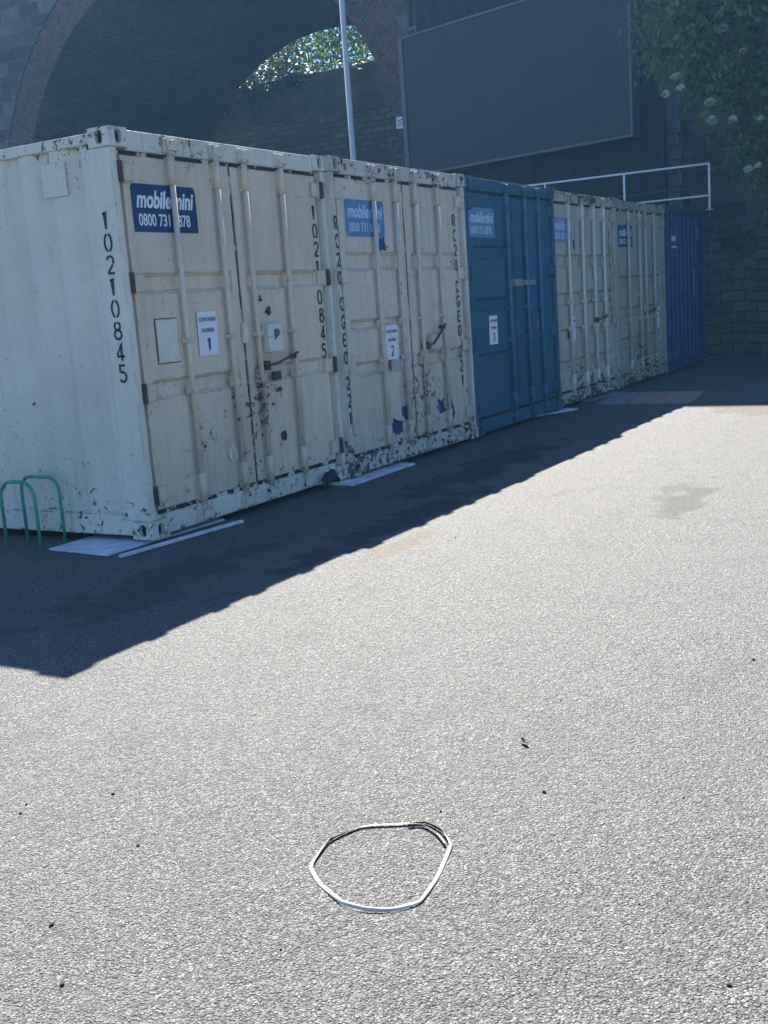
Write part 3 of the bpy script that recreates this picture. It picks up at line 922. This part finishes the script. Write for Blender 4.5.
def patch(root, pts, mat=navyshard, name='paint_residue', y=.0330, seed=0):
    rr = random.Random(seed)
    fine = []
    n = len(pts)
    for i in range(n):
        a, c = Vector(pts[i]), Vector(pts[(i + 1) % n])
        for k in range(9):
            p = a.lerp(c, k / 9)
            fine.append((p.x * 1.0 + rr.uniform(-.016, .016), y, p.y + rr.uniform(-.018, .018)))
    b = MB(); b.prism(fine, (0, .001, 0)); return b.build(name, mat, root)
patch(c2, [(.71, .27), (.96, .24), (.96, .36), (.86, .34), (.80, .40), (.75, .33)], seed=1)
patch(c2, [(1.66, .47), (1.79, .45), (1.81, .33), (1.68, .32)], seed=2)
patch(c2, [(1.85, .43), (1.96, .43), (2.01, .31), (1.95, .19), (1.86, .20), (1.90, .30)], seed=3)
patch(c2, [(.75, 1.965), (.84, 1.965), (.85, 1.92), (.90, 1.90), (.84, 1.86), (.70, 1.84)], seed=4)
patch(c2, [(.95, .47), (1.07, .50), (1.11, .40), (1.01, .32)], seed=5)
b = MB(); b.box(.82, .98, .030, .033, .80, .92, .001); b.build('blank_plate', plate_m, c2)
b = MB(); b.box(1.52, 1.74, -.02, .033, .96, 1.10, .01); b.build('lock_box', P2, c2)

patch(c1, [(1.50, 1.40), (1.57, 1.395), (1.58, 1.43), (1.54, 1.45)], M['ruststeel'], 'rust_patch', seed=21)
patch(c1, [(1.44, 1.50), (1.47, 1.50), (1.455, 1.53)], M['ruststeel'], 'rust_patch', seed=22)
# ---- container 3
c3 = container(4.90, -.03, 0, 'mid blue shipping container with pale blue plate and notice number 3', P3, G3,
               [(.71, .80), (1.27, 1.37), (1.80, 1.90)], [], 3, rodsL=(1.0,), rodsR=(1.50, 1.90), lever=None, rodmat=P3B)
nameplate(c3, .11, 2.0, pale_fade, M['fadedwhite'])
notice(c3, .47, .905, '3')
b = MB(); b.box(1.13, 1.32, -.035, .033, 1.49, 1.57, .008); b.box(1.42, 1.72, -.02, .033, 1.50, 1.555, .008); b.build('lock_box', M['galv'], c3)
b = MB()
for q in ((1.85, 1.86, .89, 1.17), (1.97, 1.98, .89, 1.17), (1.85, 1.98, 1.16, 1.17), (1.85, 1.98, .89, .90)):
    b.box(q[0], q[1], .028, .032, q[2], q[3])
b.build('placard_holder', M['galv'], c3)
b = MB(); b.tube([(1.58, .033, .66), (1.58, .01, .66)], .05, 14); b.build('seal_disc', P3, c3)

# ---- container 4
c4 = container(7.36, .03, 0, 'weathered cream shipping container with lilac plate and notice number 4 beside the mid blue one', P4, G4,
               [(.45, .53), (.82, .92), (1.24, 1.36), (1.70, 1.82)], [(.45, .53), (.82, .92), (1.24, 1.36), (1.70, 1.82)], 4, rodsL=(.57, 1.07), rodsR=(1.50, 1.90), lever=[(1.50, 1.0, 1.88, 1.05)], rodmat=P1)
nameplate(c4, .14, 1.985, lilac, M['fadedwhite'])
notice(c4, .56, .78, '4')
b = MB(); stencil_column(b, 'RC20 10845', (2.185, .030, 2.15), (1, 0, 0), .10, .13, th=.24, seed=6); b.build('serial_number', M['ink'], c4)
b = MB(); b.box(1.14, 1.36, -.03, .033, 1.40, 1.53, .01); b.build('lock_box', P4, c4)
patch(c4, [(.82, 2.02), (.88, 2.02), (.86, 1.90), (.81, 1.93)], seed=11)

# ---- container 5
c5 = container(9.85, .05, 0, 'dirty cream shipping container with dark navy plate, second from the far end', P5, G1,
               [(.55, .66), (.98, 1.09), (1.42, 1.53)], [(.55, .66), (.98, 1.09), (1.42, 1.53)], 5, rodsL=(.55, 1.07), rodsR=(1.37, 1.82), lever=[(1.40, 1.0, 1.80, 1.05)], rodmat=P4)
nameplate(c5, .20, 1.95, navy, M['fadedwhite'])
notice(c5, 1.90, .75, '5')
b = MB(); b.box(1.15, 1.32, -.03, .033, 1.02, 1.14, .01); b.build('lock_box', P5, c5)

# ---- container 6
c6 = container(12.32, .04, 0, 'deep blue corrugated shipping container at the far end of the row under the white railing', P6, G3, [], [], 6, end=True)
b = MB(); b.box(.36, .60, .0155, .0185, 2.06, 2.14); b.box(.36, .66, .0155, .0185, 1.95, 1.985); b.build('name_plate', M['fadedwhite'], c6)
b = MB(); b.box(1.72, 1.745, .0155, .0185, 1.16, 1.62); b.box(2.0, 2.03, .0155, .0185, 2.1, 2.3); b.build('scrape', M['fadedwhite'], c6)

# ------------------------------------------------------------------ railing on top of the last container
rl = thing('guard_rail', 'white tubular guard rail on the roof of the far blue container', 'railing', (14.66, -.08, CH + .006))
b = MB(); b.tube([(0, 0, .775), (0, 5.9, .775)], .018, 10); b.build('top_rail', M['white_steel'], rl)
b = MB(); b.tube([(0, .03, .245), (0, 5.9, .245)], .016, 10); b.build('lower_rail', M['white_steel'], rl)
for k in range(5):
    b = MB(); b.tube([(0, .001 + 1.5 * k, 0), (0, .001 + 1.5 * k,   .78)], .018, 10); b.box(-.05, .05, 1.5 * k - .05, 1.5 * k + .05, 0, .012); b.build('post', M['white_steel'], rl)
rl2 = thing('scaffold_rail', 'thin dark grey rail on the bank behind the far blue container', 'railing', (17.3, 2.5, 1.75))
b = MB(); b.tube([(0, -1.2, 1.45), (.6, 4.5, 1.45)], .02, 8); b.build('top_rail', frame_m, rl2)
for t_ in (0, .5, 1):
    b = MB(); b.tube([(.6 * t_, -1.2 + 5.7 * t_, -.1), (.6 * t_, -1.2 + 5.7 * t_, 1.46)], .02, 8); b.build('post', frame_m, rl2)

# ------------------------------------------------------------------ trees
def leaf_cloud(mb, blobs, n, size, seed, flat=.45, clump=7):
    """small two-triangle leaves in clumps spread over the shells and insides of blobs"""
    rr = random.Random(seed)
    wts = [(r_[0] * r_[1] * r_[2]) ** .75 for _, r_ in blobs]
    tot = sum(wts)
    for (c, rad), wv in zip(blobs, wts):
        for _ in range(int(n * wv / tot / clump)):
            d = Vector((rr.gauss(0, 1), rr.gauss(0, 1), rr.gauss(0, 1))).normalized()
            k = rr.random() ** .45
            p = Vector(c) + Vector((d.x * rad[0], d.y * rad[1], d.z * rad[2])) * k
            if mnoise.noise(p * 1.1 + Vector((seed, 0, 0))) < -.22: continue
            ax = (d + Vector((rr.gauss(0, .5), rr.gauss(0, .5), rr.gauss(-.3, .5)))).normalized()
            for q in range(clump):
                o = p + Vector((rr.gauss(0, 1), rr.gauss(0, 1), rr.gauss(0, .7))) * size * 1.6
                L = (ax + Vector((rr.gauss(0, .6), rr.gauss(0, .6), rr.gauss(-.15, .6)))).normalized()
                nn = Vector((rr.gauss(0, flat), rr.gauss(0, flat), 1)).normalized()
                s = L.cross(nn)
                if s.length < .1: continue
                s = s.normalized() * size * rr.uniform(.2, .32)
                l = L * size * rr.uniform(.7, 1.3)
                m = mb.bm
                a, b_, c_, d_ = m.verts.new(o), m.verts.new(o + l * .45 + s), m.verts.new(o + l - Vector((0, 0, size * .12))), m.verts.new(o + l * .45 - s)
                m.faces.new((a, b_, c_, d_))

def limbs(mb, base, tips, r0, seed):
    rr = random.Random(seed)
    base = Vector(base)
    fork = base + Vector((rr.uniform(-.1, .1), rr.uniform(-.1, .1), (max(t[2] for t in tips) - base.z) * .35))
    mb.tube([base - Vector((0, 0, .3)), base, base.lerp(fork, .5) + Vector((.05, .03, 0)), fork], [r0 * 1.25, r0, r0 * .85, r0 * .7], 10)
    for t in tips:
        t = Vector(t)
        mid = fork.lerp(t, .5) + Vector((rr.uniform(-.2, .2), rr.uniform(-.2, .2), rr.uniform(.05, .3)))
        mb.tube([fork, fork.lerp(mid, .6), mid, t], [r0 * .55, r0 * .42, r0 * .3, r0 * .08], 7)

# elder in flower, leaning out over the yard wall
TX, TY = 17.4, -2.6
el = thing('elder_tree', 'flowering elder tree with creamy white flower clusters hanging beside the screen', 'tree', (TX, TY, 1.7))
T = Vector((TX, TY, 1.7))
eb = [((14.6, .05, 5.7), (1.0, 1.0, .9)), ((14.3, .12, 5.0), (.5, .5, .5)), ((14.6, -.55, 4.6), (.85, .7, .75)), ((14.9, -1.0, 5.4), (1.1, 1.0, 1.1)),
      ((14.8, -1.3, 4.2), (.7, .7, .8)), ((15.4, -1.5, 6.6), (1.5, 1.4, 1.3)), ((14.9, -1.35, 3.45), (.75, .7, .7)), ((16.2, -2.3, 5.4), (1.6, 1.5, 1.6)),
      ((15.3, -1.5, 2.85), (.6, .6, .6)), ((15.2, -.75, 3.6), (.5, .45, .5)), ((16.9, -3.2, 6.4), (1.8, 1.7, 1.7)), ((15.2, -.3, 6.8), (1.0, 1.0, .8)), ((14.3, .28, 5.95), (.5, .4, .6)), ((16.0, -1.7, 2.7), (.55, .5, .6))]
eb = [(tuple(Vector(c) - T), r_) for c, r_ in eb]
b = MB(); leaf_cloud(b, eb, 60000, .115, 3, clump=7); b.build('crown', M['leaf'], el, normals=False)
b = MB(); limbs(b, (0, 0, 0), [c for c, _ in eb], .16, 8); b.build('trunk', M['bark'], el)
rr = random.Random(12)
fl = [(14.1, .28, 5.35), (14.2, .05, 5.05), (14.25, -.10, 5.55), (14.15, -.45, 5.4), (14.05, .30, 4.75), (14.0, .22, 4.55), (14.05, .48, 4.5), (13.95, -.28, 4.25),
      (14.1, -.60, 3.95), (14.15, -1.02, 3.9), (14.05, -.28, 3.98), (14.3, -.80, 3.15), (14.35, -.95, 3.2), (14.3, -1.25, 4.5), (14.15, .38, 5.75), (14.2, -.75, 5.0)]
for p in fl:
    b = MB()
    p = Vector(p) - T
    rad = rr.uniform(.05, .095)
    e1 = Vector((.35, -.93, .1)).normalized(); e2 = Vector((-.65 + rr.uniform(-.2, .2), -.35, .67)).normalized().cross(e1)
    for k in range(130):
        a, d = rr.uniform(0, 6.283), rad * math.sqrt(rr.random())
        q = p + e1 * math.cos(a) * d + e2 * math.sin(a) * d * .8 + Vector((-.10, -.05, .05)) * (1 - (d / rad) ** 2) + Vector((rr.uniform(-.012, .012),) * 3)
        s = .015
        t1 = Vector((rr.gauss(0, 1), rr.gauss(0, 1), rr.gauss(0, .5))).normalized() * s
        t2 = Vector((-.5, rr.gauss(0, .5), 1)).cross(t1).normalized() * s
        b.poly([q - t1, q - t2, q + t1, q + t2])
    b.tube([p - Vector((0, 0, .10)), p + Vector((0, 0, .03))], .004, 5, mi=1)
    b.build('flower_cluster', [M['petal'], M['leaf']], el, normals=False)

# ivy and scrub covering the bank
iv = MB()
ib = []
for k in range(34):
    x = rr.uniform(16.0, 19.0); y = rr.uniform(-7, 3.2)
    ib.append(((x, y, bankz(x, y) + .25), (.7, .7, rr.uniform(.35, .8))))
for k in range(8):
    ib.append(((15.85, -.2 - k * .55 - rr.uniform(0, .3), 2.3 + rr.uniform(-.1, .1)), (.3, .35, .25)))
leaf_cloud(iv, ib, 16000, .09, 21)
tag(iv.build('undergrowth', M['ivy'], normals=False), 'dark ivy and scrub covering the bank behind the yard wall', 'undergrowth', kind='stuff')

# trees seen through the arch
TL = [('broad sunlit leafy tree seen through the right of the arch above the far wall', (38.5, 21.2), [((0, 0, 10.5), (3.0, 3.0, 3.5)), ((-.5, 1.2, 13.5), (2.5, 2.5, 2.2)), ((.5, -1.5, 13), (2.5, 2.4, 2.4))], 5),
      ('pale leafy tree seen through the middle of the arch above the far wall', (39.5, 26.0), [((0, 0, 11), (3.0, 3.0, 3.5)), ((0, 1, 13.8), (2.4, 2.4, 2.0))], 6),
      ('leafy tree seen through the left of the arch above the far wall', (38.8, 30.5), [((0, 0, 10.5), (3, 3, 3.5)), ((0, -.5, 13.5), (2.5, 2.5, 2.2))], 7),
      ('leafy tree behind the right edge of the arch beside the pole', (39.0, 16.5), [((0, 0, 11), (3, 3, 3.5)), ((0, .5, 14), (2.5, 2.5, 2.2))], 8)]
for lab, (x, y), bl, sdn in TL:
    t_ = thing('leafy_tree', lab, 'tree', (x, y, GZ), 0, 'trees beyond the arch')
    b = MB(); leaf_cloud(b, bl, 9000, .24, sdn); b.build('crown', M['leaf2'], t_, normals=False)
    b = MB(); limbs(b, (0, 0, 0), [c for c, _ in bl] + [(1.2, .8, 11), (-1, -1, 10)], .25, sdn); b.build('trunk', M['bark'], t_)
t_ = thing('dark_leaf_tree', 'dark leafy branches hanging at the left of the far arch opening', 'tree', (34.6, 23.5, GZ), 0)
b = MB(); leaf_cloud(b, [((0, 0, 11.2), (1.0, 2.3, 1.7)), ((.2, 2.6, 10.4), (1.0, 1.8, 1.6)), ((0, -1.9, 12.0), (.8, 1.3, 1.0))], 4200, .2, 17); b.build('crown', M['ivy'], t_, normals=False)  # crown in the dark ivy leaf colour
b = MB(); limbs(b, (0, 0, 0), [(0, -1.5, 11.8), (.1, .5, 11.5), (.2, 2.2, 10.8)], .18, 17); b.build('trunk', M['bark'], t_)
# creeper trailing over the far wall
cr = MB()
cb = [((32.6, 20.3 + .75 * k, 10.55 - .13 * k), (.45, .65, .85)) for k in range(8)] + [((32.5, 17.5 + .9 * k, 10.35), (.3, .5, .2)) for k in range(4)]
leaf_cloud(cr, cb, 5200, .17, 31)
tag(cr.build('creeper', M['ivy'], normals=False), 'creeper trailing over the top of the wall at the far end of the arch', 'creeper')

# ------------------------------------------------------------------ boards under the container corners
def board(name, label, cat, pts, z0, th, mat, group=None):
    b = MB()
    b.prism([(x, y, z0) for x, y in pts], (0, 0, th))
    bmesh.ops.bevel(b.bm, geom=b.bm.edges[:], offset=min(.004, th * .3), segments=1, affect='EDGES')
    return tag(b.build(name, mat), label, cat, group)
GB = 'boards lying under the container feet'
board('flat_board', 'wide white board on the asphalt under the near corner of container 1', 'board', [(-.31, .67), (-.36, .10), (.77, .045), (1.0, .50), (.4, .66)], GZ + .002, .014, M['board'], GB)
board('flat_board', 'narrow dark topped strip lying in front of the wide white board', 'board', [(-.30, .02), (-.36, -.01), (.73, -.125), (.74, .0)], GZ + .002, .012, simple('dark_board_top', (.06, .065, .075), .6), GB)
board('trim_strip', 'long thin white trim strip on the asphalt in front of container 1', 'strip', [(-.37, .0), (-.375, -.03), (.735, -.15), (.735, -.12)], GZ + .002, .022, M['board'], GB)
board('flat_board', 'white board on the asphalt between the feet of containers 1 and 2', 'board', [(2.20, .24), (2.17, -.17), (3.28, -.16), (3.37, .24)], GZ + .002, .018, M['board'], GB)
board('flat_board', 'thin pale board edge under the right foot of the mid blue container', 'board', [(6.71, .22), (6.69, .16), (7.47, -.18), (7.55, .0), (7.5, .3)], GZ + .002, .018, M['board'], GB)
board('flat_board', 'thin grey board under the feet of the two far cream containers', 'board', [(8.38, .12), (8.38, .0), (9.46, -.14), (9.6, .06)], GZ + .002, .018, M['greyboard'], GB)
board('flat_board', 'flat grey sheet lying on the shaded asphalt before the far cream containers', 'board', [(8.0, -.22), (7.95, -.60), (9.41, -.37), (9.44, -.05)], GZ + .002, .010, M['greyboard'], GB)
board('flat_board', 'pinkish brown sheet lying on the shaded asphalt at the edge of the sun', 'board', [(7.94, -.63), (7.93, -1.42), (9.35, -1.25), (9.41, -.39)], GZ + .002, .016, M['pinkboard'], GB)

# dark crumpled bag under the corner
b = MB()
bmesh.ops.create_icosphere(b.bm, subdivisions=4, radius=1)
for v in b.bm.verts:
    n_ = mnoise.fractal(v.co * 1.7, 1.0, 2.0, 4)
    v.co = Vector((v.co.x * .085, v.co.y * .05, max(v.co.z, -.4) * .04)) * (1 + .55 * n_)
    v.co.z = max(v.co.z, -.035)
    v.co.z += max(0, .10 - abs(v.co.x) * 1.0) * .9
for f in b.bm.faces: f.smooth = True
o = b.build('plastic_bag', M['bag']); o.location = (2.03, -.06, GZ + .037)
tag(o, 'dark crumpled plastic bag under the right foot of container 1', 'bag')

# ------------------------------------------------------------------ green hoops
hp = thing('hoop_stand', 'green tubular steel double hoop stand beside the corrugated side of container 1', 'stand', (-.2, .9, GZ))
def hoop(y0, y1, x, h, r, lean):
    pts = [(x, y0, 0)]
    pts += [(x + lean * .8, y0, h - r)]
    pts += [(x + lean, y0 + (r if y1 > y0 else -r) * (1 - math.cos(R(a))), h - r + r * math.sin(R(a))) for a in (15, 30, 45, 60, 75, 90)]
    pts += [(x + lean, y1 - (r if y1 > y0 else -r) * (1 - math.cos(R(a))), h - r + r * math.sin(R(a))) for a in (90, 75, 60, 45, 30, 15)]
    pts += [(x + lean * .8, y1, h - r), (x, y1, 0)]
    return pts
b = MB(); b.tube(hoop(.17, -.15, -.10, .455, .11, .0), .012, 10); b.build('hoop', M['green_steel'], hp)
b = MB(); b.tube(hoop(.19, -.17, .10, .455, .10, .0), .012, 10); b.build('hoop', M['green_steel'], hp)

# ------------------------------------------------------------------ strap ring
RP = [(-3.158, -3.269), (-3.114, -3.251), (-3.005, -3.235), (-2.9, -3.273), (-2.842, -3.375), (-2.814, -3.435), (-2.843, -3.499), (-2.904, -3.563), (-3.012, -3.591),
      (-3.089, -3.608), (-3.191, -3.617), (-3.247, -3.575), (-3.274, -3.51), (-3.272, -3.439), (-3.215, -3.337)]
TW = [8, 20, 70, 15, 5, 60, 80, 30, 5, 10, 10, 55, 62, 50, 5]     # tilt of the band, 0 = flat, 90 = on edge
def pt_ring(t, soft=.55):
    """mostly straight runs between kinks, softened by a smooth curve"""
    n = len(RP); i = int(t) % n; f = t - int(t)
    a, b_, c, d = RP[(i - 1) % n], RP[i], RP[(i + 1) % n], RP[(i + 2) % n]
    g_ = lambda k: .5 * (2 * b_[k] + (c[k] - a[k]) * f + (2 * a[k] - 5 * b_[k] + 4 * c[k] - d[k]) * f * f + (3 * b_[k] - a[k] - 3 * c[k] + d[k]) * f ** 3)
    l_ = lambda k: b_[k] * (1 - f) + c[k] * f
    return Vector((g_(0) * soft + l_(0) * (1 - soft), g_(1) * soft + l_(1) * (1 - soft)))
def ribbon(t0, t1, n, width, inset=0.0, lift=0.0, tw=None, dark=()):
    b = MB()
    ctr = Vector((-3.04, -3.43))
    prev = None
    for i in range(n + 1):
        t = t0 + (t1 - t0) * i / n
        p = pt_ring(t)
        inw = (ctr - p).normalized()
        p = p + inw * inset
        k = int(t) % 15; f = t - int(t)
        T_ = TW if tw is None else tw
        ang = R(T_[k] * (1 - f) + T_[(k + 1) % 15] * f)
        w3 = Vector((inw.x * math.cos(ang), inw.y * math.cos(ang), math.sin(ang))) * width
        nrm = Vector((-inw.x * math.sin(ang), -inw.y * math.sin(ang), math.cos(ang))) * .0009
        o_ = Vector((p.x, p.y, GZ + .0012 + lift + .0015 * (1 + math.sin(t * 2.1))))
        ring = [b.bm.verts.new(o_ + q) for q in (Vector((0, 0, 0)), w3 * .5 + nrm * .8, w3, w3 + nrm, w3 * .5 + nrm * 1.8, nrm)]
        if prev:
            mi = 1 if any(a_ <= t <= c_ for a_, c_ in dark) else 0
            for a_ in range(6):
                f_ = b.bm.faces.new((prev[a_], prev[(a_ + 1) % 6], ring[(a_ + 1) % 6], ring[a_]))
                f_.smooth = True; f_.material_index = mi
        prev = ring
    return b
M['strapshade'] = simple('strap_painted_shade', (0.05, 0.055, 0.065), 0.5, var=.4, scale=60)  # dark runs: shade of the raised band put into its colour
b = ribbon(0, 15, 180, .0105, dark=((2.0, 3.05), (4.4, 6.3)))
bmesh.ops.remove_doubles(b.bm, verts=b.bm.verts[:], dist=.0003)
sr = b.build('strap_ring', [M['strap'], M['strapshade']])
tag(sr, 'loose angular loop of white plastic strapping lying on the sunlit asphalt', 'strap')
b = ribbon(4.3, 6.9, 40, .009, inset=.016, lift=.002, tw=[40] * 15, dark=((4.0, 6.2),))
b.build('loose_end', [M['strap'], M['strapshade']], sr)

# ------------------------------------------------------------------ pebbles and debris
PB = [(-3.21, -2.25), (-3.16, -2.22), (-3.0, -2.43), (-3.23, -2.74), (-3.63, -2.82), (-3.49, -3.41), (-2.4, -4.05), (-2.73, -3.44), (-2.51, -3.67), (.59, -1.87), (-.84, -1.92),
      (-1.15, -3.99), (-1.77, -3.16), (-1.79, -3.45), (-3.22, -4.36), (-3.8, -3.03), (-2.99, -4.1)]
for i, (x, y) in enumerate(PB):
    b = MB(); bmesh.ops.create_icosphere(b.bm, subdivisions=2, radius=1)
    s = rr.uniform(.0025, .006)
    for v in b.bm.verts:
        v.co *= 1 + .4 * mnoise.noise(v.co * 1.3 + Vector((i * 7, 0, 0)))
        v.co = Vector((v.co.x * s * 1.3, v.co.y * s, v.co.z * s * .75))
    o = b.build('pebble', M['pebble']); o.location = (x, y, GZ + s * .6); o.rotation_euler = (0, 0, rr.uniform(0, 6))
    tag(o, 'small dark stone lying loose on the sunlit asphalt', 'stone', 'loose stones on the sunlit asphalt')
b = MB()
b.grid(9, 4, lambda i, j: ((i - 4) * .010, (j - 1.5) * .009 * (1 - ((i - 4) / 4.6) ** 2), .006 + .010 * abs(j - 1.5) + .004 * math.sin(i)), True)
o = b.build('dead_leaf', simple('dry_leaf', (.11, .085, .06), .8)); o.location = (-2.2, -3.48, GZ + .002); o.rotation_euler = (0, 0, .9); o.scale = (.6, .6, .6)
tag(o, 'curled dry brown leaf lying on the sunlit asphalt', 'leaf')

# ------------------------------------------------------------------ lens veil imitated by an added thin bluish haze filling the yard
hz_ = NT('thin_veil_haze')
hz_.t.nodes.remove(hz_.b)
pv = hz_.n('ShaderNodeVolumePrincipled', ins={'Color': (0.22, 0.55, 1.0, 1), 'Density': 0.0011, 'Anisotropy': 0.35})
hz_.t.links.new(pv.outputs[0], hz_.t.nodes['Material Output'].inputs['Volume'])
b = MB(); b.box(-162, 162, -162, 162, GZ - 1.2, 18.5)
tag(b.build('veil_haze', hz_.m), kind='stuff')
